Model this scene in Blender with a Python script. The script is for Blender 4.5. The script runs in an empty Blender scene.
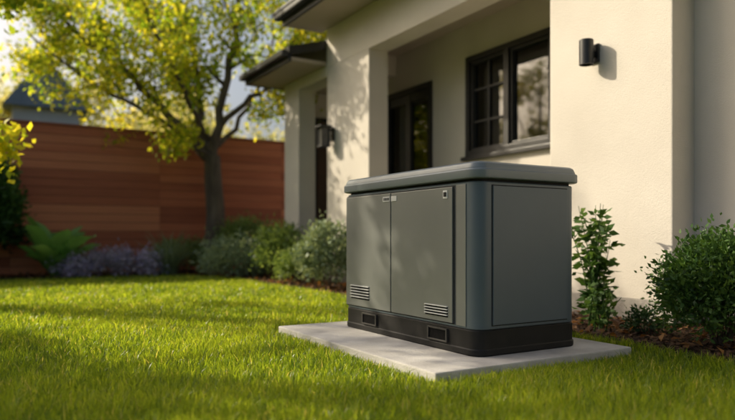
import bpy, bmesh, math, numpy as np
from mathutils import Vector, Matrix
rng = np.random.default_rng(7)
scene = bpy.context.scene
COL = scene.collection

# ---------------------------------------------------------------- materials
def new_mat(name):
    m = bpy.data.materials.new(name); m.use_nodes = True
    nt = m.node_tree; nt.nodes.clear()
    out = nt.nodes.new('ShaderNodeOutputMaterial')
    return m, nt, out
def N(nt, t, **kw):
    n = nt.nodes.new(t)
    for k, v in kw.items(): setattr(n, k, v)
    return n
def ramp(nt, stops):
    r = nt.nodes.new('ShaderNodeValToRGB')
    e = r.color_ramp.elements
    e[0].position, e[0].color = stops[0][0], (*stops[0][1], 1)
    e[1].position, e[1].color = stops[-1][0], (*stops[-1][1], 1)
    for p, c in stops[1:-1]:
        x = e.new(p); x.color = (*c, 1)
    return r
def surf_mat(name, c1, c2, scale=5, rough=0.6, bump=0.2, bscale=80, metallic=0.0, detail=6, spec=0.5, rvar=0.1, bdist=0.01, stretch=(1,1,1)):
    m, nt, out = new_mat(name)
    tc = N(nt, 'ShaderNodeTexCoord'); mp = N(nt, 'ShaderNodeMapping')
    mp.inputs['Scale'].default_value = stretch
    nt.links.new(tc.outputs['Object'], mp.inputs['Vector'])
    n1 = N(nt, 'ShaderNodeTexNoise'); n1.inputs['Scale'].default_value = scale; n1.inputs['Detail'].default_value = detail
    nt.links.new(mp.outputs[0], n1.inputs['Vector'])
    r = ramp(nt, [(0.3, c1), (0.7, c2)]); nt.links.new(n1.outputs['Fac'], r.inputs[0])
    b = N(nt, 'ShaderNodeBsdfPrincipled')
    nt.links.new(r.outputs[0], b.inputs['Base Color'])
    b.inputs['Metallic'].default_value = metallic
    b.inputs['Specular IOR Level'].default_value = spec
    mr = N(nt, 'ShaderNodeMapRange'); mr.inputs['To Min'].default_value = rough - rvar; mr.inputs['To Max'].default_value = rough + rvar
    nt.links.new(n1.outputs['Fac'], mr.inputs[0]); nt.links.new(mr.outputs[0], b.inputs['Roughness'])
    n2 = N(nt, 'ShaderNodeTexNoise'); n2.inputs['Scale'].default_value = bscale; n2.inputs['Detail'].default_value = 4
    nt.links.new(mp.outputs[0], n2.inputs['Vector'])
    bp = N(nt, 'ShaderNodeBump'); bp.inputs['Strength'].default_value = bump; bp.inputs['Distance'].default_value = bdist
    nt.links.new(n2.outputs['Fac'], bp.inputs['Height']); nt.links.new(bp.outputs[0], b.inputs['Normal'])
    nt.links.new(b.outputs[0], out.inputs[0])
    return m
def leaf_mat(name, stops, trans=0.5, tboost=1.6, rough=0.5, spec=0.3):
    m, nt, out = new_mat(name)
    at = N(nt, 'ShaderNodeAttribute', attribute_name='tint')
    r = ramp(nt, stops); nt.links.new(at.outputs['Fac'], r.inputs[0])
    b = N(nt, 'ShaderNodeBsdfPrincipled'); b.inputs['Roughness'].default_value = rough
    b.inputs['Specular IOR Level'].default_value = spec
    nt.links.new(r.outputs[0], b.inputs['Base Color'])
    t = N(nt, 'ShaderNodeBsdfTranslucent')
    vm = N(nt, 'ShaderNodeVectorMath', operation='MULTIPLY'); vm.inputs[1].default_value = (tboost*1.15, tboost, tboost*0.6)
    nt.links.new(r.outputs[0], vm.inputs[0]); nt.links.new(vm.outputs[0], t.inputs[0])
    mx = N(nt, 'ShaderNodeMixShader'); mx.inputs[0].default_value = trans
    nt.links.new(b.outputs[0], mx.inputs[1]); nt.links.new(t.outputs[0], mx.inputs[2])
    nt.links.new(mx.outputs[0], out.inputs[0])
    return m

M_stucco = surf_mat('stucco', (0.61,0.565,0.50), (0.70,0.655,0.585), scale=1.3, rough=0.9, bump=0.55, bscale=120, spec=0.2, bdist=0.006)
M_plinth = surf_mat('plinth_render', (0.36,0.34,0.31), (0.44,0.41,0.37), scale=4, rough=0.9, bump=0.5, bscale=90, spec=0.2)
M_soffit = surf_mat('soffit', (0.44,0.38,0.31), (0.50,0.43,0.35), scale=2, rough=0.8, bump=0.1, bscale=60)
M_roof = surf_mat('roof_metal', (0.025,0.027,0.03), (0.04,0.042,0.046), scale=8, rough=0.5, bump=0.1)
M_black = surf_mat('black_frame', (0.014,0.014,0.015), (0.024,0.024,0.025), scale=10, rough=0.4, bump=0.05)
M_inner = surf_mat('interior_wall', (0.16,0.13,0.10), (0.2,0.17,0.13), rough=0.9)
M_conc = surf_mat('concrete', (0.40,0.38,0.35), (0.62,0.60,0.56), scale=5, rough=0.85, bump=0.6, bscale=110, spec=0.3, bdist=0.005, detail=12)
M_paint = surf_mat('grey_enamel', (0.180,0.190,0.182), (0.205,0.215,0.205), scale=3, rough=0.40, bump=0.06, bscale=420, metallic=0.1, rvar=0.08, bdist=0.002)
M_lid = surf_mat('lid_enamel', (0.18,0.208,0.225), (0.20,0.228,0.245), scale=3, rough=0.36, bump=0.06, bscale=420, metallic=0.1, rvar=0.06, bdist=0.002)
M_shaded = surf_mat('shaded_grey_enamel', (0.095,0.124,0.150), (0.11,0.140,0.166), scale=3, rough=0.40, bump=0.06, bscale=420, metallic=0.1, rvar=0.08, bdist=0.002)  # same grey paint, shade and blue sky tone put into the colour
M_basep = surf_mat('base_plastic', (0.008,0.008,0.008), (0.016,0.015,0.014), scale=18, rough=0.6, bump=0.25, bscale=300, bdist=0.003, spec=0.3)
M_gap = surf_mat('gasket', (0.006,0.006,0.006), (0.01,0.01,0.01), rough=0.8)
M_slot = surf_mat('louvre_slot', (0.005,0.005,0.005), (0.007,0.007,0.007), rough=0.9, spec=0.1)
M_badge = surf_mat('badge', (0.65,0.66,0.67), (0.72,0.73,0.74), rough=0.35, metallic=0.1)
M_bark = surf_mat('bark', (0.07,0.052,0.038), (0.17,0.135,0.10), scale=9, rough=0.9, bump=0.9, bscale=30, stretch=(1,1,0.25), bdist=0.03)
M_mulch = surf_mat('mulch_soil', (0.03,0.018,0.011), (0.075,0.044,0.027), scale=25, rough=0.95, bump=1.0, bscale=60, bdist=0.03)
M_lamp = surf_mat('lamp_metal', (0.012,0.013,0.015), (0.02,0.021,0.023), rough=0.4, bump=0.05)
M_ground = surf_mat('lawn_soil', (0.03,0.05,0.01), (0.06,0.10,0.015), scale=8, rough=0.95, bump=0.8, bscale=60, bdist=0.03)
M_nroof = surf_mat('neighbour_roof', (0.16,0.20,0.25), (0.22,0.26,0.31), scale=4, rough=0.8)
M_nwall = surf_mat('neighbour_wall', (0.45,0.46,0.47), (0.52,0.52,0.52), scale=4, rough=0.9)

def fence_mat(name, k=1.0):
    m, nt, out = new_mat(name)
    tc = N(nt, 'ShaderNodeTexCoord')
    mp = N(nt, 'ShaderNodeMapping'); mp.inputs['Scale'].default_value = (0.5, 1, 16)
    nt.links.new(tc.outputs['Object'], mp.inputs[0])
    at = N(nt, 'ShaderNodeAttribute', attribute_name='tint')
    off = N(nt, 'ShaderNodeVectorMath', operation='SCALE'); off.inputs['Scale'].default_value = 30
    cx = N(nt, 'ShaderNodeCombineXYZ'); nt.links.new(at.outputs['Fac'], cx.inputs[0]); nt.links.new(at.outputs['Fac'], cx.inputs[1])
    nt.links.new(cx.outputs[0], off.inputs[0])
    add = N(nt, 'ShaderNodeVectorMath', operation='ADD'); nt.links.new(mp.outputs[0], add.inputs[0]); nt.links.new(off.outputs[0], add.inputs[1])
    n1 = N(nt, 'ShaderNodeTexNoise'); n1.inputs['Scale'].default_value = 3; n1.inputs['Detail'].default_value = 8; n1.inputs['Distortion'].default_value = 0.4
    nt.links.new(add.outputs[0], n1.inputs['Vector'])
    mm = N(nt, 'ShaderNodeMath', operation='MULTIPLY_ADD'); mm.inputs[1].default_value = 0.6
    nt.links.new(at.outputs['Fac'], mm.inputs[0])
    ms = N(nt, 'ShaderNodeMath', operation='MULTIPLY'); ms.inputs[1].default_value = 0.5
    nt.links.new(n1.outputs['Fac'], ms.inputs[0]); nt.links.new(ms.outputs[0], mm.inputs[2])
    r = ramp(nt, [(0.15, (0.25*k,0.060*k,0.024*k)), (0.5, (0.44*k,0.125*k,0.052*k)), (0.9, (0.60*k,0.22*k,0.10*k))])
    nt.links.new(mm.outputs[0], r.inputs[0])
    b = N(nt, 'ShaderNodeBsdfPrincipled'); b.inputs['Roughness'].default_value = 0.6
    nt.links.new(r.outputs[0], b.inputs['Base Color'])
    bp = N(nt, 'ShaderNodeBump'); bp.inputs['Strength'].default_value = 0.2; bp.inputs['Distance'].default_value = 0.002
    nt.links.new(n1.outputs['Fac'], bp.inputs['Height']); nt.links.new(bp.outputs[0], b.inputs['Normal'])
    nt.links.new(b.outputs[0], out.inputs[0])
    return m
M_fence = fence_mat('stained_cedar'); M_fback = fence_mat('cedar_groove', 0.3)
def glass_mat():
    m, nt, out = new_mat('window_glass')
    fr = N(nt, 'ShaderNodeFresnel'); fr.inputs[0].default_value = 1.5
    mr = N(nt, 'ShaderNodeMapRange'); mr.inputs['To Min'].default_value = 0.07; mr.inputs['To Max'].default_value = 1.0
    nt.links.new(fr.outputs[0], mr.inputs[0])
    g = N(nt, 'ShaderNodeBsdfGlossy'); g.inputs['Roughness'].default_value = 0.03
    t = N(nt, 'ShaderNodeBsdfTransparent'); t.inputs[0].default_value = (0.78,0.84,0.76,1)
    mx = N(nt, 'ShaderNodeMixShader'); nt.links.new(mr.outputs[0], mx.inputs[0])
    nt.links.new(t.outputs[0], mx.inputs[1]); nt.links.new(g.outputs[0], mx.inputs[2])
    nt.links.new(mx.outputs[0], out.inputs[0]); return m
M_glass = glass_mat()
M_curtain = surf_mat('curtain', (0.46,0.48,0.27), (0.58,0.59,0.36), rough=0.9, bump=0.1)

# ---------------------------------------------------------------- helpers
def link(o, parent=None):
    COL.objects.link(o)
    if parent: o.parent = parent
    return o
def empty(name, loc=(0,0,0)):
    e = bpy.data.objects.new(name, None); e.empty_display_size = 0.2; COL.objects.link(e); return e
def obj_from_bm(name, bm, mat, parent=None, smooth=False):
    me = bpy.data.meshes.new(name); bm.to_mesh(me); bm.free()
    me.materials.append(mat)
    if smooth:
        for p in me.polygons: p.use_smooth = True
    return link(bpy.data.objects.new(name, me), parent)
def box(name, x0,x1,y0,y1,z0,z1, mat, parent=None, bevel=0.0):
    bm = bmesh.new(); bmesh.ops.create_cube(bm, size=1)
    for v in bm.verts:
        v.co = Vector((x0+(v.co.x+.5)*(x1-x0), y0+(v.co.y+.5)*(y1-y0), z0+(v.co.z+.5)*(z1-z0)))
    if bevel: bmesh.ops.bevel(bm, geom=bm.edges[:], offset=bevel, segments=2, affect='EDGES', profile=0.6)
    return obj_from_bm(name, bm, mat, parent)
def prism_y(name, prof, y0, y1, mat, parent=None):
    bm = bmesh.new()
    a = [bm.verts.new((x,y0,z)) for x,z in prof]; b = [bm.verts.new((x,y1,z)) for x,z in prof]
    n = len(prof); bm.faces.new(a); bm.faces.new(b[::-1])
    for i in range(n): bm.faces.new((a[i],b[i],b[(i+1)%n],a[(i+1)%n]))
    bmesh.ops.recalc_face_normals(bm, faces=bm.faces[:])
    return obj_from_bm(name, bm, mat, parent)
def rrect(x0,x1,y0,y1,r,seg=6):
    pts=[]
    for cx,cy,a0 in ((x1-r,y1-r,0),(x0+r,y1-r,90),(x0+r,y0+r,180),(x1-r,y0+r,270)):
        for i in range(seg+1):
            a=math.radians(a0+90*i/seg); pts.append((cx+r*math.cos(a),cy+r*math.sin(a)))
    return pts
def loft(name, x0,x1,y0,y1,r, secs, mat, parent=None, seg=6):
    bm = bmesh.new(); rings=[]
    for z,ins in secs:
        rr=max(r-ins,0.004)
        rings.append([bm.verts.new((x,y,z)) for x,y in rrect(x0+ins,x1-ins,y0+ins,y1-ins,rr,seg)])
    n=len(rings[0])
    for a,b in zip(rings,rings[1:]):
        for i in range(n):
            f=bm.faces.new((a[i],a[(i+1)%n],b[(i+1)%n],b[i])); f.smooth=True
    bm.faces.new(rings[0][::-1]); bm.faces.new(rings[-1])
    o=obj_from_bm(name,bm,mat,parent)
    md=o.modifiers.new('split','EDGE_SPLIT'); md.split_angle=math.radians(28)
    return o
def np_mesh(name, V, F, mat, tint=None, parent=None, smooth=True):
    V=np.asarray(V,dtype=np.float32); F=np.asarray(F,dtype=np.int32); k=F.shape[1]
    me=bpy.data.meshes.new(name)
    me.vertices.add(len(V)); me.vertices.foreach_set('co',V.ravel())
    me.loops.add(F.size); me.loops.foreach_set('vertex_index',F.ravel())
    me.polygons.add(len(F)); me.polygons.foreach_set('loop_start',np.arange(0,F.size,k,dtype=np.int32))
    me.update(calc_edges=True)
    me.polygons.foreach_set('use_smooth',np.full(len(F),bool(smooth)))
    if tint is not None:
        a=me.attributes.new('tint','FLOAT','POINT'); a.data.foreach_set('value',np.asarray(tint,dtype=np.float32))
    me.materials.append(mat)
    return link(bpy.data.objects.new(name,me),parent)
def leaves(P, size, aspect=0.5, flat=0.0, tints=None, svar=0.35, fold=0.25, dirs=None):
    n=len(P)
    d=rng.normal(size=(n,3)) if dirs is None else dirs+rng.normal(size=(n,3))*0.5
    d[:,2]*=(1-flat)
    d/=np.linalg.norm(d,axis=1)[:,None]
    u=rng.normal(size=(n,3)); 
    if flat>0: u=u*(1-flat)+np.array([0,0,1.0])*flat*2
    s=np.cross(d,u); s/=np.linalg.norm(s,axis=1)[:,None]+1e-9
    nn=np.cross(s,d)
    L=(size*(1+svar*rng.uniform(-1,1,size=n)))[:,None]
    W=L*aspect*0.5
    a=P; b=P+d*L*0.45+s*W+nn*W*fold; c=P+d*L; e=P+d*L*0.45-s*W+nn*W*fold
    V=np.stack([a,b,c,e],1).reshape(-1,3)
    F=np.arange(4*n).reshape(n,4)
    t=rng.uniform(0,1,size=n) if tints is None else tints
    return V,F,np.repeat(t,4)
def tube(path, radii, sides=7):
    path=np.asarray(path,float); n=len(path)
    T=np.gradient(path,axis=0); T/=np.linalg.norm(T,axis=1)[:,None]+1e-9
    ref=np.array([0.3,1,0.1]) if abs(T[0][1])<0.8 else np.array([1,0.2,0.1])
    A=np.cross(T,ref); A/=np.linalg.norm(A,axis=1)[:,None]; B=np.cross(T,A)
    th=np.linspace(0,2*np.pi,sides,endpoint=False)
    r=np.asarray(radii)[:,None,None]
    V=path[:,None,:]+r*(A[:,None,:]*np.cos(th)[None,:,None]+B[:,None,:]*np.sin(th)[None,:,None])
    V=V.reshape(-1,3); F=[]
    for i in range(n-1):
        for j in range(sides):
            k=(j+1)%sides; F.append((i*sides+j,i*sides+k,(i+1)*sides+k,(i+1)*sides+j))
    return V,np.array(F)
def join(parts):
    Vs=[];Fs=[];Ts=[];o=0
    for p in parts:
        Vs.append(p[0]);Fs.append(p[1]+o);o+=len(p[0])
        if len(p)>2: Ts.append(p[2])
    return np.concatenate(Vs),np.concatenate(Fs),(np.concatenate(Ts) if Ts else None)
def resample(pts,k):
    pts=np.asarray(pts,float)
    P=np.vstack([2*pts[0]-pts[1],pts,2*pts[-1]-pts[-2]]); out=[]
    for i in range(1,len(P)-2):
        for t in np.linspace(0,1,k,endpoint=False):
            p0,p1,p2,p3=P[i-1],P[i],P[i+1],P[i+2]
            out.append(0.5*((2*p1)+(-p0+p2)*t+(2*p0-5*p1+4*p2-p3)*t*t+(-p0+3*p1-3*p2+p3)*t**3))
    out.append(pts[-1]); return np.array(out)

# ---------------------------------------------------------------- tree builder
def build_tree(name, base, trunk, limbs, leafmat, leaf_size, per_twig, rot=0.0, sec_n=7, twig_n=6, sec_len=1.0, twig_len=0.45, spread=0.11, droop=0.0):
    root=empty(name); wood=[]; tw=[]
    c,s=math.cos(rot),math.sin(rot)
    def tf(p):
        p=np.atleast_2d(np.asarray(p,float)); q=p.copy()
        q[:,0]=p[:,0]*c-p[:,1]*s; q[:,1]=p[:,0]*s+p[:,1]*c
        return q+np.array(base)
    tp=resample(tf([t[:3] for t in trunk]),4)
    tr=np.interp(np.linspace(0,1,len(tp)),np.linspace(0,1,len(trunk)),[t[3] for t in trunk])
    wood.append(tube(tp,tr,12))
    for limb in limbs:
        pts=tf([l[:3] for l in limb['p']]); lp=resample(pts,4)
        lp[1:-1]+=rng.normal(size=(len(lp)-2,3))*0.03
        r0,r1=limb['r']; lr=np.linspace(r0,r1,len(lp))
        wood.append(tube(lp,lr,8))
        nsec=int(limb.get('n',sec_n)); SL=limb.get('sl',sec_len)
        for i in range(nsec):
            t=limb.get('t0',0.3)+(1-limb.get('t0',0.3))*(i+rng.uniform(0,1))/nsec
            idx=min(int(t*(len(lp)-1)),len(lp)-2); p=lp[idx]+(lp[idx+1]-lp[idx])*rng.uniform()
            tan=lp[idx+1]-lp[idx]; tan/=np.linalg.norm(tan)
            d=tan*0.5+rng.normal(size=3)*0.75+np.array([0,0,0.25-droop]); d/=np.linalg.norm(d)
            L=SL*rng.uniform(0.5,1.15)*(1.15-0.45*t)
            q=[p]; dd=d.copy()
            for k in range(5):
                dd=dd+rng.normal(size=3)*0.18+np.array([0,0,-0.03-droop*0.15]); dd/=np.linalg.norm(dd); q.append(q[-1]+dd*L/5)
            q=np.array(q); rs=np.interp(t,[0,1],[r0,r1])*0.42
            wood.append(tube(q,np.linspace(rs,0.006,len(q)),5))
            for j in range(twig_n):
                tt=rng.uniform(0.25,1.0); ii=min(int(tt*5),4); pp=q[ii]+(q[ii+1]-q[ii])*rng.uniform()
                d2=(q[ii+1]-q[ii])/np.linalg.norm(q[ii+1]-q[ii])*0.6+rng.normal(size=3)*0.6+np.array([0,0,-0.1-droop]); d2/=np.linalg.norm(d2)
                l2=twig_len*rng.uniform(0.5,1.2)*min(1,SL); end=pp+d2*l2+np.array([0,0,-0.04])
                mid=(pp+end)/2+np.array([0,0,0.03])
                w=np.array([pp,mid,end]); wood.append(tube(w,[0.006,0.005,0.003],4))
                tw.append(w)
    V,F,_=join(wood); np_mesh('trunk_and_limbs',V,F,M_bark,parent=root,smooth=True)
    P=[];T=[]
    for w in tw:
        k=int(per_twig*rng.uniform(0.3,1.7)); t=rng.uniform(0,1,size=k)**0.7
        base_t=rng.uniform(0.05,0.9)
        pt=np.where(t[:,None]<0.5,w[0]+(w[1]-w[0])*t[:,None]*2,w[1]+(w[2]-w[1])*(t[:,None]-0.5)*2)
        P.append(pt+rng.normal(size=(k,3))*spread); T.append(np.clip(base_t+rng.normal(size=k)*0.2,0,1))
    P=np.concatenate(P);T=np.concatenate(T)
    V,F,T=leaves(P,leaf_size,0.62,tints=T)
    np_mesh('foliage',V,F,leafmat,T,parent=root)
    return root

# ---------------------------------------------------------------- shrub builder
def shrub(name, c, rad, h, n, size, mat, aspect=0.5, clumps=40, cs=0.22, stems=14, flat=0.0):
    root=empty(name); c=np.array(c,float); rx,ry=rad
    th=rng.uniform(0,2*np.pi,clumps); ph=np.arccos(rng.uniform(-0.35,1,clumps))
    rr=rng.uniform(0.55,1.0,clumps)**0.6*(1+0.12*np.sin(3*th+rng.uniform(0,6)))
    C=np.stack([rx*rr*np.sin(ph)*np.cos(th),ry*rr*np.sin(ph)*np.sin(th),h*0.5+h*0.5*rr*np.cos(ph)],1)
    ct=rng.uniform(0.1,0.9,clumps)
    idx=rng.integers(0,clumps,n); 
    s=cs*min(rx,ry,h)
    P=C[idx]+rng.normal(size=(n,3))*s
    T=np.clip(ct[idx]+rng.normal(size=n)*0.15,0,1)
    keep=P[:,2]>0.01; P=P[keep];T=T[keep]
    out=P-np.array([0,0,h*0.3]); out/=np.linalg.norm(out,axis=1)[:,None]+1e-9
    V,F,T=leaves(P+c,size,aspect,flat=flat,tints=T,dirs=out*0.7)
    np_mesh('foliage',V,F,mat,T,parent=root)
    ws=[]
    for i in range(min(stems,clumps)):
        e=C[i]+c; b=c+np.array([rng.uniform(-.05,.05),rng.uniform(-.05,.05),-0.02]); m=(b+e)/2+np.array([0,0,0.04])
        ws.append(tube(resample([b,m,e],3),np.linspace(0.007,0.002,7),5))
    V,F,_=join(ws); np_mesh('stems',V,F,M_bark,parent=root,smooth=True)
    return root
def blade_leaf(base, az, lean, L, W, curve, seg=9, tint=0.5, nw=5):
    V=[];d=np.array([math.cos(az),math.sin(az)]); sd=np.array([-d[1],d[0],0])
    p=np.array(base,float); ang=lean
    for i in range(seg+1):
        t=i/seg
        if W>0.03: w=W*(0.10+0.90*math.sin(math.pi*min(1,max(0,(t-0.3)/0.7)))**0.6) if t<0.98 else W*0.03
        else: w=W*(1-t)**0.6
        fw=np.array([d[0]*math.sin(ang),d[1]*math.sin(ang),math.cos(ang)])
        up=np.array([-d[0]*math.cos(ang),-d[1]*math.cos(ang),math.sin(ang)])
        for j in range(nw):
            q=(j/(nw-1)-0.5)*2
            V.append(p+sd*q*w/2+up*abs(q)*w*0.22+up*0.012*math.sin(t*14+q*2)*(W>0.03))
        p=p+fw*L/seg; ang+=curve/seg
    F=[]
    for i in range(seg):
        for j in range(nw-1):
            a=i*nw+j; F.append((a,a+1,a+nw+1,a+nw))
    return np.array(V),np.array(F),np.full(len(V),tint)

# leaf materials
L_yel = leaf_mat('autumn_leaf', [(0,(0.19,0.33,0.025)),(0.45,(0.42,0.51,0.035)),(1,(0.66,0.62,0.05))], trans=0.62, tboost=1.4)
L_grn = leaf_mat('shrub_leaf', [(0,(0.025,0.065,0.015)),(0.5,(0.055,0.125,0.028)),(1,(0.11,0.20,0.045))], trans=0.3)
L_mid = leaf_mat('bed_shrub_leaf', [(0,(0.08,0.14,0.03)),(0.5,(0.17,0.26,0.07)),(1,(0.28,0.38,0.11))], trans=0.35)
L_dk = leaf_mat('dark_shrub_leaf', [(0,(0.02,0.055,0.022)),(0.5,(0.045,0.10,0.04)),(1,(0.08,0.16,0.06))], trans=0.25)
L_gry = leaf_mat('grey_green_leaf', [(0,(0.15,0.21,0.12)),(0.5,(0.25,0.33,0.19)),(1,(0.36,0.45,0.28))], trans=0.25, tboost=1.2)
L_lav = leaf_mat('lavender_leaf', [(0,(0.24,0.27,0.30)),(0.5,(0.46,0.42,0.64)),(1,(0.62,0.56,0.85))], trans=0.25, tboost=1.0)
L_big = leaf_mat('hosta_leaf', [(0,(0.10,0.24,0.06)),(0.5,(0.18,0.38,0.10)),(1,(0.28,0.48,0.13))], trans=0.35, rough=0.4)
L_far = leaf_mat('hazed_leaf', [(0,(0.30,0.33,0.15)),(0.5,(0.44,0.46,0.20)),(1,(0.58,0.56,0.27))], trans=0.5)  # far foliage paled in its colour to stand in for haze
L_gras = leaf_mat('grass_blade', [(0,(0.060,0.125,0.012)),(0.5,(0.205,0.290,0.020)),(0.9,(0.36,0.44,0.035)),(1,(0.50,0.46,0.14))], trans=0.52, tboost=2.0, rough=0.36, spec=0.5)
L_chip = leaf_mat('bark_chip', [(0,(0.04,0.022,0.012)),(0.6,(0.12,0.065,0.036)),(1,(0.25,0.14,0.075))], trans=0.0, rough=0.9)
L_dry = leaf_mat('dry_leaf', [(0,(0.16,0.07,0.025)),(1,(0.38,0.19,0.06))], trans=0.3, tboost=1.2)

# ---------------------------------------------------------------- ground
bm=bmesh.new(); bmesh.ops.create_grid(bm,x_segments=2,y_segments=2,size=400)
obj_from_bm('ground',bm,M_ground)
def edge_x(y): return 3.30+0.035*np.sin(y*2.1)+0.02*np.sin(y*5.3+1)
def edge_y(x): return 10.75+0.06*np.sin(x*1.3)+0.02*np.sin(x*4.1)
CR=1.5
def in_lawn(x,y):
    ex=edge_x(y); ey=edge_y(x)
    ok=(x<ex)&(y<ey)
    cx=3.30-CR; cy=10.75-CR
    corner=(x>cx)&(y>cy)&(((x-cx)**2+(y-cy)**2)>CR*CR)
    return ok&~corner
pts=[(9,-6),(9,12.7),(-14,12.7)]
for x in np.linspace(-14,3.3-CR,60): pts.append((x,float(edge_y(x))))
for a in np.linspace(88,2,14): pts.append((3.3-CR+CR*math.cos(math.radians(a)),10.75-CR+CR*math.sin(math.radians(a))))
for y in np.linspace(10.75-CR,-6,80): pts.append((float(edge_x(y)),y))
bm=bmesh.new(); f=bm.faces.new([bm.verts.new((x,y,0.012)) for x,y in pts]); 
bmesh.ops.triangulate(bm,faces=[f]); bmesh.ops.recalc_face_normals(bm,faces=bm.faces[:])
obj_from_bm('mulch_bed',bm,M_mulch)
def bed_pts(n,x0,x1,y0,y1):
    x=rng.uniform(x0,x1,n);y=rng.uniform(y0,y1,n); k=~in_lawn(x+rng.normal(size=n)*0.015,y)
    k&=~((x<3.06)&(y>2.28)&(y<4.1))
    return np.stack([x[k],y[k],rng.uniform(0.012,0.035,k.sum())],1)
parts=[leaves(bed_pts(16000,3.2,4.6,0.8,5.5),0.035,0.45,flat=0.75,svar=0.7),
       leaves(bed_pts(9000,3.2,4.4,5.5,10.5),0.045,0.45,flat=0.7,svar=0.7),
       leaves(bed_pts(14000,-4,4.5,9.2,12.1),0.06,0.45,flat=0.7,svar=0.6)]
V,F,T=join(parts); np_mesh('bark_chips',V,F,L_chip,T)
P=np.concatenate([bed_pts(420,3.25,4.3,0.8,5.5),bed_pts(700,3.2,4.3,5,10.5),bed_pts(700,-2,4,9.5,12)]); P[:,2]+=0.015
V,F,T=leaves(P,0.06,0.6,flat=0.6,fold=0.5); np_mesh('fallen_leaves',V,F,L_dry,T)

# pad
pad=box('concrete_pad',1.72,3.05,2.30,4.06,-0.05,0.05,M_conc,bevel=0.008)

# grass
def grass():
    Nc=1500000
    x=rng.uniform(-5,3.45,Nc); y=rng.uniform(-0.6,10.9,Nc)
    dist=np.sqrt(x*x+y*y)+0.3
    dep=0.512*x+0.859*y; lat=0.859*x-0.512*y
    infr=(dep>1.6)&(np.abs(lat)<0.68*dep+0.35)
    area=8.45*11.5; base=Nc/area
    want=np.clip(15000*(2.6/np.maximum(dist,2.6))**1.45,2000,15000)
    want=np.where(infr,want,want*0.22)
    k=rng.uniform(size=Nc)<want/base
    k&=in_lawn(x,y)&~((x>1.715)&(x<3.055)&(y>2.295)&(y<4.065))
    x=x[k];y=y[k];dist=dist[k];n=len(x)
    pn=np.sin(x*3.1+1.3*np.sin(y*2.3))*np.sin(y*2.7+1.1*np.sin(x*1.9))*0.5+np.sin(x*9+y*4)*np.sin(y*11-x*5)*0.25
    h=(0.050+0.012*pn+rng.normal(size=n)*0.013).clip(0.018,0.1)
    near=(x>1.64)&(x<3.13)&(y>2.22)&(y<4.13)
    h=np.where(near,h*0.5,h)
    w=0.0034*np.clip(dist/2.8,1,3.0)*rng.uniform(0.7,1.3,n)
    a=rng.uniform(0,2*np.pi,n); b=rng.uniform(0,2*np.pi,n)
    lean=rng.uniform(0.05,0.85,n)*h
    sx,sy=np.cos(a)*w/2,np.sin(a)*w/2; lx,ly=np.cos(b)*lean,np.sin(b)*lean
    z0=np.full(n,-0.002)
    V=np.stack([np.stack([x-sx,y-sy,z0],1),np.stack([x+sx,y+sy,z0],1),
      np.stack([x+lx*.35-sx*.85,y+ly*.35-sy*.85,h*.6],1),np.stack([x+lx*.35+sx*.85,y+ly*.35+sy*.85,h*.6],1),
      np.stack([x+lx,y+ly,h*(1-0.25*(lean/h)**2)],1)],1).reshape(-1,3)
    i=np.arange(n)[:,None]*5
    F=np.concatenate([i+np.array([[0,1,3]]),i+np.array([[0,3,2]]),i+np.array([[2,3,4]])],1).reshape(-1,3)
    t=np.clip(0.45+0.28*pn+rng.normal(size=n)*0.2,0,0.93); t[rng.uniform(size=n)<0.03]=1
    np_mesh('lawn_grass',V,F,L_gras,np.repeat(t,5))
grass()

# ---------------------------------------------------------------- generator
g=empty('standby_generator')
X0,X1,Y0,Y1=2.11,2.83,2.48,3.845
loft('base',X0-.006,X1+.006,Y0-.006,Y1+.006,0.075,[(0.051,0.006),(0.058,0.0),(0.082,0.0),(0.088,0.006),(0.176,0.006),(0.184,0.014)],M_basep,g)
loft('cabinet',X0,X1,Y0,Y1,0.075,[(0.184,0.004),(0.188,0.0),(0.925,0.0),(0.93,0.004)],M_shaded,g,seg=8)
loft('gasket',X0,X1,Y0,Y1,0.07,[(0.93,0.018),(0.946,0.018)],M_gap,g)
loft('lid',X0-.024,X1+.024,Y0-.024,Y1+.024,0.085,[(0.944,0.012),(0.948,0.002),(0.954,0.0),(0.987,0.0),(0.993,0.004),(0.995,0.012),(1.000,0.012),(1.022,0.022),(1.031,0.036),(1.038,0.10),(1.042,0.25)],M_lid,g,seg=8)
def plate_x(name,y0,y1,z0,z1,t,mat):
    return box(name,X0-t,X0+0.004,y0,y1,z0,z1,mat,g,bevel=min(0.003,t*0.45))
plate_x('door_shadow_gap',2.655,3.805,0.196,0.918,0.0015,M_gap)
plate_x('door_panel_1',2.664,3.246,0.203,0.911,0.011,M_paint)
plate_x('door_panel_2',3.256,3.797,0.203,0.911,0.011,M_paint)
plate_x('corner_trim',2.562,2.640,0.196,0.918,0.005,M_paint)
plate_x('trim_gap',2.643,2.6485,0.196,0.918,0.002,M_gap)
box('side_panel_gap',2.205,2.745,Y0-0.0015,Y0+0.004,0.200,0.914,M_gap,g)
box('side_panel',2.210,2.740,Y0-0.008,Y0+0.004,0.205,0.909,M_shaded,g,bevel=0.003)
def louvre(name,y0,y1,z0,z1,n):
    for i in range(n):
        zc=z0+(z1-z0)*(i+.5)/n; hh=(z1-z0)/n*0.30
        box(f'{name}_slot_{i+1}',X0-0.0125,X0-0.009,y0,y1,zc-hh,zc+hh,M_slot,g)
        box(f'{name}_hood_{i+1}',X0-0.0195,X0-0.0112,y0,y1,zc+hh,zc+hh+0.005,M_badge,g)
louvre('louvre_a',3.50,3.73,0.245,0.335,5)
louvre('louvre_b',2.70,2.90,0.225,0.285,4)
box('badge_plate',X0-0.0145,X0-0.0108,3.185,3.243,0.862,0.892,M_badge,g,bevel=0.0012)
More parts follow.
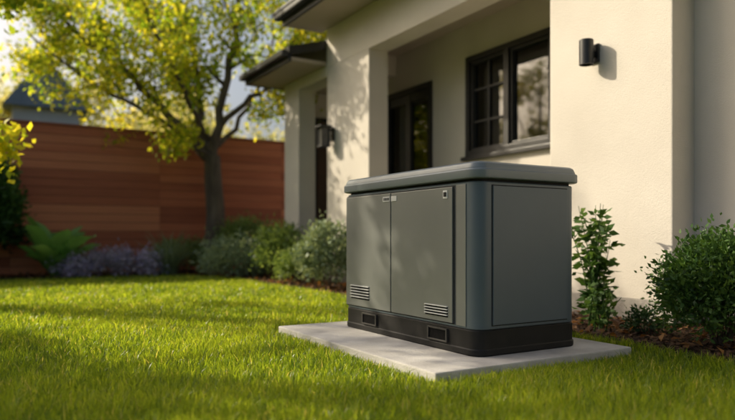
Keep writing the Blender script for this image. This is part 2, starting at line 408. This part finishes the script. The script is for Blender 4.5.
box('badge_plate_2',X0-0.0145,X0-0.0108,3.259,3.335,0.862,0.892,M_badge,g,bevel=0.0012)
for k in range(5): box(f'badge_mark_{k}',X0-0.0156,X0-0.0143,3.265+k*0.013,3.273+k*0.013,0.869,0.885,M_gap,g)
box('lock_plate',X0-0.0145,X0-0.0108,2.70,2.738,0.852,0.895,M_badge,g,bevel=0.0012)
box('lock_core',X0-0.019,X0-0.0143,2.708,2.729,0.862,0.886,M_gap,g,bevel=0.002)
M_rim=surf_mat('slot_rim',(0.03,0.028,0.026),(0.04,0.038,0.035),rough=0.5)
for i,(a,b) in enumerate(((2.72,2.87),(3.43,3.58))):
    z0,z1=0.104,0.158
    box(f'lift_slot_{i}',X0-0.0065,X0-0.002,a,b,z0,z1,M_slot,g)
    box(f'slot_rim_top_{i}',X0-0.013,X0+.01,a-.012,b+.012,z1,z1+.009,M_rim,g,bevel=.002)
    box(f'slot_rim_bottom_{i}',X0-0.013,X0+.01,a-.012,b+.012,z0-.009,z0,M_rim,g,bevel=.002)
    box(f'slot_rim_l_{i}',X0-0.013,X0+.01,a-.012,a-.001,z0+.0005,z1-.0005,M_rim,g)
    box(f'slot_rim_r_{i}',X0-0.013,X0+.01,b+.001,b+.012,z0+.0005,z1-.0005,M_rim,g)

# ---------------------------------------------------------------- house
H=empty('modern_house')
XC,XD,XB=4.24,4.53,5.30
box('column_front',XC,XD,2.86,4.02,0.0,3.052,M_stucco,H,bevel=0.01)
box('column_middle',XC,XD,7.08,8.24,0.0,3.052,M_stucco,H,bevel=0.01)
box('column_end',XC,XD,9.20,9.75,0.0,2.95,M_stucco,H,bevel=0.01)
for nm,a,b in (('plinth_front',2.86,4.02),('plinth_middle',7.08,8.24),('plinth_end',9.2,9.75)):
    box(nm,XC-0.02,XD+0.015,a-0.02,b+0.02,0.0,0.19,M_plinth,H,bevel=0.006)
box('porch_beam',XC-0.003,XD+0.003,2.70,8.243,3.05,3.62,M_stucco,H,bevel=0.008)
box('lower_beam',XC-0.002,XD+0.002,8.25,9.753,2.94,3.14,M_stucco,H,bevel=0.008)
box('side_wall',XD-0.03,XD+0.22,-5,2.864,0.0,3.60,M_stucco,H)
box('side_plinth',XD-0.05,XD-0.028,-5,2.838,0.0,0.17,M_plinth,H)
wy0,wy1,wz0,wz1=4.95,6.42,1.66,2.92; dy0,dy1,dz1=7.15,8.32,2.79
box('back_wall_1',XB,XB+.2,2.5,wy0,0,3.5,M_stucco,H)
box('back_wall_2',XB,XB+.2,wy0,wy1,0,wz0,M_stucco,H)
box('back_wall_3',XB,XB+.2,wy0,wy1,wz1,3.5,M_stucco,H)
box('back_wall_4',XB,XB+.2,wy1,dy0,0,3.5,M_stucco,H)
box('back_wall_5',XB,XB+.2,dy0,dy1,dz1,3.5,M_stucco,H)
box('back_wall_6',XB,XB+.2,dy1,9.55,0,3.5,M_stucco,H)
box('return_wall',XD+0.23,XB-0.002,2.62,2.84,0,3.5,M_stucco,H)
box('end_wall',XD+0.01,9.5,9.56,9.74,0,3.2,M_stucco,H)
box('far_wall',9.3,9.5,-5,9.55,0,3.6,M_stucco,H)
box('porch_ceiling',XD+0.006,9.4,-4.9,8.24,3.34,3.40,M_soffit,H)
box('lower_ceiling',XD+0.006,9.4,8.25,9.5,3.0,3.05,M_soffit,H)
box('porch_floor',XC+0.03,XB-0.002,4.05,9.5,0.0,0.26,M_conc,H)
box('room_floor',XB+.21,9.25,-4.9,9.5,0.2,0.28,M_inner,H)
box('room_partition',6.9,7.0,-4.9,9.5,0.28,3.3,M_inner,H)
prism_y('upper_roof',[(3.62,3.70),(3.62,3.84),(6.6,5.10),(9.9,3.84),(9.9,3.70),(6.6,4.96)],-5.3,8.42,M_roof,H)
box('upper_soffit',3.66,4.235,-5.3,8.40,3.60,3.66,M_soffit,H)
box('upper_fascia',3.615,3.655,-5.3,8.41,3.59,3.72,M_roof,H)
box('upper_gutter',3.50,3.612,-5.3,8.44,3.66,3.76,M_roof,H,bevel=0.02)
box('upper_gutter_lip',3.485,3.50,-5.3,8.45,3.735,3.765,M_roof,H)
prism_y('gable_wall',[(4.24,3.63),(4.24,3.95),(6.6,4.93),(9.3,3.80),(9.3,3.05),(4.55,3.05),(4.55,3.63)],8.06,8.236,M_stucco,H)
box('rake_soffit',3.66,4.3,8.25,8.40,3.665,3.69,M_soffit,H)
prism_y('lower_roof',[(3.66,3.18),(3.66,3.30),(7,4.2),(7,4.08)],8.26,9.98,M_roof,H)
box('lower_soffit',3.70,4.235,8.26,9.94,3.10,3.15,M_soffit,H)
box('lower_soffit_end',4.24,5.6,9.76,9.94,3.10,3.15,M_soffit,H)
box('lower_fascia',3.655,3.695,8.26,9.98,3.09,3.20,M_roof,H)
box('lower_fascia_end',3.66,6.9,9.945,9.985,3.09,3.22,M_roof,H)
box('lower_gutter',3.55,3.652,8.26,10.0,3.15,3.24,M_roof,H,bevel=0.02)
def frame_rect(pfx,x0,x1,y0,y1,z0,z1,t,mat):
    box(pfx+'_left',x0,x1,y1-t,y1,z0,z1,mat,H,bevel=0.004)
    box(pfx+'_right',x0,x1,y0,y0+t,z0,z1,mat,H,bevel=0.004)
    box(pfx+'_top',x0+0.001,x1-0.001,y0+t,y1-t,z1-t,z1,mat,H,bevel=0.004)
    box(pfx+'_bottom',x0+0.001,x1-0.001,y0+t,y1-t,z0,z0+t,mat,H,bevel=0.004)
frame_rect('window_frame',XB-.035,XB+.09,wy0+.002,wy1-.002,wz0+.002,wz1-.002,0.065,M_black)
wm=(wy0+wy1)/2
box('window_mullion',XB-.03,XB+.085,wm-.04,wm+.04,wz0+.067,wz1-.067,M_black,H)
box('window_glass',XB+.045,XB+.051,wy0+.03,wy1-.03,wz0+.03,wz1-.03,M_glass,H)
frame_rect('sash_a',XB+.0,XB+.06,wm+.041,wy1-.068,wz0+.068,wz1-.068,0.035,M_black)
frame_rect('sash_b',XB+.0,XB+.06,wy0+.068,wm-.041,wz0+.068,wz1-.068,0.035,M_black)
ym=(wm+.04+wy1-.067)/2
box('muntin_v',XB+.02,XB+.043,ym-.012,ym+.012,wz0+.1,wz1-.1,M_black,H)
for i,z in enumerate((wz0+0.43,wz0+0.83)): box(f'muntin_h_{i}',XB+.022,XB+.042,wm+.07,wy1-.1,z-.012,z+.012,M_black,H)
box('window_sill',XB-.07,XB-.001,wy0-.05,wy1+.05,wz0-.05,wz0-.002,M_black,H,bevel=0.005)
def curtain(name,y0,y1,z0,z1,x,amp=0.035,fr=70):
    n=200; ys=np.linspace(y0,y1,n); xs=x+amp*np.sin(ys*fr)+amp*0.4*np.sin(ys*fr*0.37+1)
    V=np.concatenate([np.stack([xs,ys,np.full(n,z0)],1),np.stack([xs,ys,np.full(n,z1)],1)])
    F=np.array([(i,i+1,n+i+1,n+i) for i in range(n-1)])
    np_mesh(name,V,F,M_curtain,parent=H,smooth=True)
curtain('curtain_a',4.85,5.95,1.5,3.1,XB+.14)
curtain('curtain_b',6.0,6.6,1.5,3.1,XB+.14)
frame_rect('door_frame',XB-.03,XB+.1,dy0+.002,dy1-.002,0.262,dz1-.002,0.08,M_black)
dm=(dy0+dy1)/2
box('door_stile',XB-.01,XB+.06,dm-.06,dm+.06,0.34,dz1-.084,M_black,H)
box('door_rail_bottom_a',XB+.0,XB+.055,dy0+.083,dm-.061,0.34,0.62,M_black,H)
box('door_rail_bottom_b',XB+.0,XB+.055,dm+.061,dy1-.083,0.34,0.62,M_black,H)
box('door_rail_top_a',XB+.0,XB+.055,dy0+.083,dm-.061,dz1-.2,dz1-.084,M_black,H)
box('door_rail_top_b',XB+.0,XB+.055,dm+.061,dy1-.083,dz1-.2,dz1-.084,M_black,H)
box('door_glass',XB+.026,XB+.032,dy0+.05,dy1-.05,0.5,dz1-.1,M_glass,H)
curtain('door_curtain',dy0+0.05,dm-0.05,0.3,2.9,XB+.12,0.015)
box('end_door_frame',XD+.12,XB-.06,9.52,9.557,0.262,2.6,M_black,H)
box('end_door_leaf',XD+.18,XB-.12,9.50,9.519,0.27,2.54,surf_mat('door_wood',(0.05,0.028,0.018),(0.08,0.045,0.028)),H)

def lathe(name,prof,cx,cy,mat,parent,seg=28):
    V=[];F=[]
    for r,z in prof:
        for i in range(seg):
            a=2*math.pi*i/seg; V.append((cx+r*math.cos(a),cy+r*math.sin(a),z))
    for k in range(len(prof)-1):
        for i in range(seg):
            j=(i+1)%seg; F.append((k*seg+i,k*seg+j,(k+1)*seg+j,(k+1)*seg+i))
    o=np_mesh(name,V,np.array(F),mat,parent=parent,smooth=True)
    md=o.modifiers.new('s','EDGE_SPLIT'); md.split_angle=math.radians(35)
def sconce(name,y,z,r,h):
    e=empty(name)
    box('wall_plate',XC-.022,XC-.001,y-.05,y+.05,z-.075,z+.075,M_lamp,e,bevel=0.006)
    box('arm',XC-.06,XC-.021,y-.022,y+.022,z-.02,z+.02,M_lamp,e,bevel=0.004)
    cx=XC-.045-r
    lathe('body',[(0.001,z+h/2),(r-.006,z+h/2),(r,z+h/2-.006),(r,z-h/2),(r-.006,z-h/2),(r-.008,z-h/2+.02),(0.001,z-h/2+.02)],cx,y,M_lamp,e)
sconce('wall_lamp',3.54,2.12,0.056,0.20)
e=empty('wall_lantern'); y,z=8.06,2.05
box('wall_plate',XC-.02,XC-.001,y-.06,y+.06,z-.05,z+.13,M_lamp,e,bevel=0.005)
box('arm',XC-.12,XC-.019,y-.015,y+.015,z+.09,z+.12,M_lamp,e)
box('roof_cap',XC-.24,XC-.05,y-.095,y+.095,z+.12,z+.145,M_lamp,e,bevel=0.006)
box('floor_cap',XC-.215,XC-.075,y-.07,y+.07,z-.15,z-.13,M_lamp,e,bevel=0.004)
for i,(a,b) in enumerate(((-.21,-.065),(-.21,.05),(-.095,-.065),(-.095,.05))):
    box(f'post_{i}',XC+a,XC+a+.015,y+b,y+b+.015,z-.131,z+.121,M_lamp,e)
box('lantern_glass',XC-.195,XC-.095,y-.05,y+.05,z-.129,z+.119,surf_mat('smoked_glass',(0.05,0.05,0.05),(0.08,0.08,0.08),rough=0.15,bump=0,rvar=0.02),e)

# ---------------------------------------------------------------- fence
fe=empty('wooden_fence')
parts=[]; nb=17; bh=2.52/nb
xs=[-14,-11.6,-9.2,-6.8,-4.4,-2.0,0.4,2.8,5.2,7.6,10]
for a,b in zip(xs,xs[1:]):
    for i in range(nb):
        z0=0.02+i*bh; z1=z0+bh-0.008; dy=rng.uniform(-.001,.001); t=rng.uniform()
        x0,x1,y0,y1=a+.002,b-.002,12.10+dy,12.122+dy
        V=np.array([(x0,y0,z0),(x1,y0,z0),(x1,y0,z1),(x0,y0,z1),(x0,y1,z0),(x1,y1,z0),(x1,y1,z1),(x0,y1,z1)])
        F=np.array([(0,1,2,3),(5,4,7,6),(4,0,3,7),(1,5,6,2),(3,2,6,7),(4,5,1,0)])
        parts.append((V,F,np.full(8,t)))
V,F,T=join(parts); np_mesh('boards',V,F,M_fence,T,parent=fe,smooth=False)
box('backing',-14,10,12.112,12.14,0,2.53,M_fback,fe)
for i,x in enumerate(xs): box(f'post_{i+1}',x-.05,x+.05,12.145,12.245,0,2.54,M_bark,fe)
box('top_cap',-14,10,12.07,12.20,2.545,2.575,M_fence,fe)

# ---------------------------------------------------------------- plants
limbs=[
 dict(p=[(0,0,1.95),(-.70,-.1,2.75),(-1.65,-.1,3.65),(-2.6,0,4.5),(-3.4,.1,5.2)],r=(.085,.02),n=17,t0=.25),
 dict(p=[(-.35,-.05,2.35),(-1.2,-.35,2.9),(-2.1,-.5,3.35),(-3.0,-.6,4.1)],r=(.05,.012),n=11,t0=.4),
 dict(p=[(0,.03,1.95),(-.28,.15,2.9),(-.45,.25,4.1),(-.9,.3,5.6)],r=(.085,.02),n=15,t0=.3),
 dict(p=[(0,0,1.95),(.12,0,2.9),(.42,-.1,4.1),(.55,-.1,5.3),(.8,0,6.4)],r=(.09,.02),n=14,t0=.3),
 dict(p=[(.1,0,2.6),(.75,-.2,3.1),(1.3,-.3,3.8),(1.7,-.4,4.6)],r=(.055,.012),n=8,t0=.3),
 dict(p=[(-.3,.1,3.0),(-1.0,.6,3.9),(-1.6,.8,4.9),(-2.0,.9,5.8)],r=(.05,.012),n=13,t0=.2),
 dict(p=[(-.1,.1,2.4),(-.3,-.7,3.1),(-.7,-1.2,4.0),(-.9,-1.5,5.0)],r=(.05,.012),n=11,t0=.4),
 dict(p=[(.05,.1,2.3),(.5,.7,3.1),(.8,1.1,4.1),(.9,1.3,5.2)],r=(.05,.012),n=11,t0=.3),
 dict(p=[(-1.2,-.3,3.2),(-2.1,.5,4.2),(-3.0,.8,4.9)],r=(.035,.012),n=9,t0=.3),
 dict(p=[(-.05,-.05,2.1),(-.35,-.3,2.2),(-.7,-.45,2.1)],r=(.025,.008),n=2,t0=.5,sl=.6),
]
build_tree('autumn_tree',(3.57,11.38,0),[(0.03,0,-.05,.26),(0,0,.25,.20),(.04,0,1.0,.165),(0,0,1.6,.155),(-.02,0,2.1,.14)],limbs,L_yel,0.092,27,rot=-math.radians(30.8),sec_len=1.15,twig_n=8)
# yard tree, stands left of the lawn
T2=(-3.65,6.3,0)
limbs2=[]
for (x,y,z) in ((1.0,-.5,2.5),(.3,-1.1,2.7),(-.9,-.6,3.0),(-.8,.9,3.3),(.2,.5,3.5),(1.0,.5,2.8),(1.25,1.2,2.35),(.6,-.8,3.3),(1.3,0,2.6)):
    limbs2.append(dict(p=[(0,0,1.4+.12*z),(x*.5,y*.5,z*.76),(x,y,z)],r=(.06,.015),n=8,t0=.45))
for (x,y,z) in ((1.6,.9,4.5),(2.3,.7,4.5),(1.9,.3,4.4),(2.6,.2,4.5),(2.2,1.2,4.4)):
    limbs2.append(dict(p=[(0,0,2.2),(x*.5,y*.5,3.6),(x,y,z)],r=(.05,.012),n=7,t0=.72,sl=.45))
limbs2.append(dict(p=[(0,0,2.2),(1.9,1.0,3.2),(3.1,1.5,3.5),(3.85,1.7,3.3)],r=(.05,.006),n=7,t0=.78,sl=.5))
limbs2.append(dict(p=[(0,0,1.5),(2.0,.9,1.9),(3.2,1.4,1.85),(3.85,1.55,1.58)],r=(.03,.004),n=1,t0=.96,sl=.2))
build_tree('yard_tree',T2,[(0,0,-.05,.2),(0,0,.3,.15),(.05,0,1.2,.13),(0,0,2.4,.1)],limbs2,L_yel,0.095,40,sec_len=0.66,twig_n=6)
limbs3=[]
for (x,y,z) in ((1.6,.4,8.4),(.7,-1.4,9.4),(-1.2,.4,9.0),(.9,1.2,10.2),(-.3,-.4,11.2)):
    limbs3.append(dict(p=[(0,0,4+.2*z),(x*.5,y*.5,z*.82),(x,y,z)],r=(.08,.02),n=4,t0=.45))
build_tree('unseen_shade_tree',(-6.4,14.2,0),[(0,0,-.05,.3),(0,0,2,.24),(.1,0,5,.18),(0,0,8,.1)],limbs3,L_yel,0.13,9,sec_len=1.0,twig_n=5)  # out-of-view tree, added to cast dapples over generator and columns

def hosta(name,c,n,L,W,mat):
    ps=[]
    for i in range(n):
        az=i*2.4+rng.uniform(-.3,.3); lean=rng.uniform(0.08,0.5)
        ps.append(blade_leaf((c[0]+.05*math.cos(az),c[1]+.05*math.sin(az),0),az,lean,L*rng.uniform(.45,1.05),W*rng.uniform(.8,1.2),rng.uniform(.5,1.2),tint=rng.uniform(.1,.95)))
    V,F,T=join(ps); return np_mesh(name,V,F,mat,T,smooth=True)
hosta('broadleaf_plant',(1.0,11.2),30,1.10,.30,L_big)
hosta('broadleaf_plant',(-.55,10.95),20,1.0,.28,L_big)
def tuft(name,c,n,L,mat):
    ps=[]
    for i in range(n):
        az=rng.uniform(0,6.28); ps.append(blade_leaf((c[0]+rng.normal()*.04,c[1]+rng.normal()*.04,0),az,rng.uniform(.05,.7),L*rng.uniform(.6,1.1),.020,rng.uniform(.2,1.2),seg=6,tint=rng.uniform(),nw=3))
    V,F,T=join(ps); return np_mesh(name,V,F,mat,T,smooth=True)
tuft('ornamental_grass',(2.68,10.85),220,.85,L_gry)
shrub('lavender',(1.85,10.95,0),(.78,.34),.36,7500,.055,L_lav,aspect=.3,clumps=90,cs=.2)
shrub('boxwood_shrub',(3.0,11.45,0),(.42,.38),.55,3500,.05,L_mid)
shrub('sage_shrub',(3.50,9.85,0),(.50,.45),.54,6500,.05,L_gry,clumps=70)
shrub('boxwood_shrub',(3.95,10.7,0),(.5,.45),.9,4500,.055,L_mid)
shrub('boxwood_shrub',(3.85,8.95,0),(.33,.33),.80,5000,.05,L_mid,clumps=60)
shrub('sage_shrub',(3.68,7.05,0),(.34,.32),.74,4500,.055,L_gry,aspect=.6,clumps=60)
shrub('boxwood_shrub',(3.72,8.0,0),(.28,.3),.50,3000,.045,L_mid)
shrub('laurel_shrub',(-.05,11.5,0),(.55,.4),1.9,7000,.10,L_grn,clumps=70)
shrub('laurel_shrub',(-3.4,10.9,0),(1.0,.6),2.1,9000,.10,L_grn,clumps=90)
shrub('laurel_shrub',(-1.7,11.4,0),(.7,.5),1.2,6000,.09,L_grn,clumps=70)
shrub('boxwood_shrub',(3.74,2.20,0.0),(.34,.34),.60,15000,.034,L_grn,clumps=110,cs=.17,stems=30)
shrub('boxwood_shrub',(4.0,1.70,0.0),(.32,.3),.55,8000,.034,L_grn,clumps=80,cs=.17,stems=20)
shrub('groundcover_plant',(3.75,2.72,0.0),(.12,.10),.16,700,.03,L_dk,clumps=16,cs=.3,stems=6)
def upright(name,c,h,spread,nst,mat,leaf):
    root=empty(name); ws=[];P=[];D=[]
    for i in range(nst):
        az=rng.uniform(0,6.28); l=h*rng.uniform(.6,1.05); sp=spread*rng.uniform(.3,1)
        b=np.array([c[0]+rng.normal()*.03,c[1]+rng.normal()*.03,0]); e=b+np.array([math.cos(az)*sp,math.sin(az)*sp,l]); m=(b+e)/2+np.array([-math.cos(az)*sp*.15,-math.sin(az)*sp*.15,.03])
        path=resample([b,m,e],6); ws.append(tube(path,np.linspace(.006,.002,len(path)),5))
        nl=int(l/0.022)
        for k in range(nl):
            t=0.18+.82*k/nl; p=path[min(int(t*(len(path)-1)),len(path)-1)]+rng.normal(size=3)*.008; a2=rng.uniform(0,6.28)
            P.append(p);D.append([math.cos(a2),math.sin(a2),rng.uniform(-.1,.5)])
            if rng.uniform()<.5:
                P.append(p+np.array([math.cos(a2)*.05,math.sin(a2)*.05,.01]));D.append([math.cos(a2+.5),math.sin(a2+.5),.1])
    V,F,_=join(ws); np_mesh('stems',V,F,L_grn,np.full(len(V),.4),parent=root,smooth=True)
    V,F,T=leaves(np.array(P),leaf,.5,dirs=np.array(D)*1.5,fold=.3); np_mesh('foliage',V,F,mat,T,parent=root)
upright('camellia_plant',(3.80,3.15),.86,.22,11,L_grn,.072)
upright('camellia_plant',(3.62,3.0),.42,.16,8,L_grn,.055)

# ---------------------------------------------------------------- background
def bg_trees():
    Ps=[];Ts=[];ws=[]
    specs=[(-1,27,6.4,2.6),(3,34,8.6,2.8),(6.4,27,6.2,2.2),(8.5,31,7.2,2.8),(12,29,6.2,2.6),(15.5,30,6.5,2.8),(19,33,7,3),(23,34,7,3),(-7,36,6.5,3),(1,40,8,3),
           (-5,25,9,3.2),(-10,27,11,3.6),(-15,25,11,3.6),(-20,20,11,3.6),(-24,14,11,3.6)]
    for (x,y,h,r) in specs:
        m=60; th=rng.uniform(0,6.28,m); cz=rng.uniform(-1,1,m); rr=rng.uniform(.4,1,m)**.5
        C=np.stack([x+r*rr*np.sqrt(1-cz**2)*np.cos(th),y+r*rr*np.sqrt(1-cz**2)*np.sin(th),h*.56+h*.44*rr*cz],1)
        n=3400; i=rng.integers(0,m,n); P=C[i]+rng.normal(size=(n,3))*.36
        Ps.append(P);ct=rng.uniform(0,1,m);Ts.append(np.clip(ct[i]+rng.normal(size=n)*.15,0,1))
        ws.append(tube(resample([(x,y,0),(x+.1,y,h*.3),(x,y,h*.8)],4),np.linspace(.2,.05,9),6))
        for q in C[:14]: ws.append(tube(np.array([(x,y,h*.3),((x+q[0])/2,(y+q[1])/2,h*.3+(q[2]-h*.3)*.6),q]),[.07,.05,.02],5))
    root=empty('background_trees')
    P=np.concatenate(Ps);T=np.concatenate(Ts); V,F,T=leaves(P,.28,.7,tints=T); np_mesh('foliage',V,F,L_far,T,parent=root)
    V,F,_=join(ws); np_mesh('trunks',V,F,M_bark,parent=root,smooth=True)
bg_trees()
nh=empty('neighbour_house')
box('walls',0.9,3.0,25,33,0,5.2,M_nwall,nh)
bm=bmesh.new()
a=[bm.verts.new(p) for p in ((0.6,24.7,5.1),(3.3,24.7,5.1),(1.9,24.7,6.9))]; b=[bm.verts.new(p) for p in ((0.6,33.3,5.1),(3.3,33.3,5.1),(1.9,33.3,6.9))]
bm.faces.new(a);bm.faces.new(b[::-1])
for i in range(3): bm.faces.new((a[i],b[i],b[(i+1)%3],a[(i+1)%3]))
bmesh.ops.recalc_face_normals(bm,faces=bm.faces[:]); obj_from_bm('roof',bm,M_nroof,nh)

# ---------------------------------------------------------------- light
EL=math.radians(31); AZ=math.radians(-40)   # clockwise from +Y
sd=Vector((math.sin(AZ)*math.cos(EL),math.cos(AZ)*math.cos(EL),math.sin(EL)))
sl=bpy.data.lights.new('sun','SUN'); sl.energy=5.0; sl.angle=math.radians(0.6); sl.color=(1.0,0.88,0.67)
so=bpy.data.objects.new('sun',sl); COL.objects.link(so); so.rotation_euler=(-sd).to_track_quat('-Z','Y').to_euler()
w=bpy.data.worlds.new('World'); scene.world=w; w.use_nodes=True; nt=w.node_tree; nt.nodes.clear()
sky=nt.nodes.new('ShaderNodeTexSky'); sky.sky_type='NISHITA'; sky.sun_disc=False; sky.sun_elevation=EL; sky.sun_rotation=AZ%(2*math.pi)
sky.dust_density=7.0; sky.air_density=1.0; sky.ozone_density=1.0
bg=nt.nodes.new('ShaderNodeBackground'); bg.inputs[1].default_value=0.15
ow=nt.nodes.new('ShaderNodeOutputWorld'); nt.links.new(sky.outputs[0],bg.inputs[0]); nt.links.new(bg.outputs[0],ow.inputs[0])
scene.view_settings.view_transform='Standard'; scene.view_settings.look='None'; scene.view_settings.exposure=0

# ---------------------------------------------------------------- camera
cd=bpy.data.cameras.new('camera'); cd.sensor_width=36; cd.lens=36*648/735; cd.shift_y=27/735; cd.clip_end=2000; cd.clip_start=0.05
cd.dof.use_dof=True; cd.dof.focus_distance=3.5; cd.dof.aperture_fstop=1.1
co=bpy.data.objects.new('camera',cd); COL.objects.link(co); co.location=(0,0,0.65); co.rotation_euler=(math.radians(90),0,math.radians(-30.8))
scene.camera=co
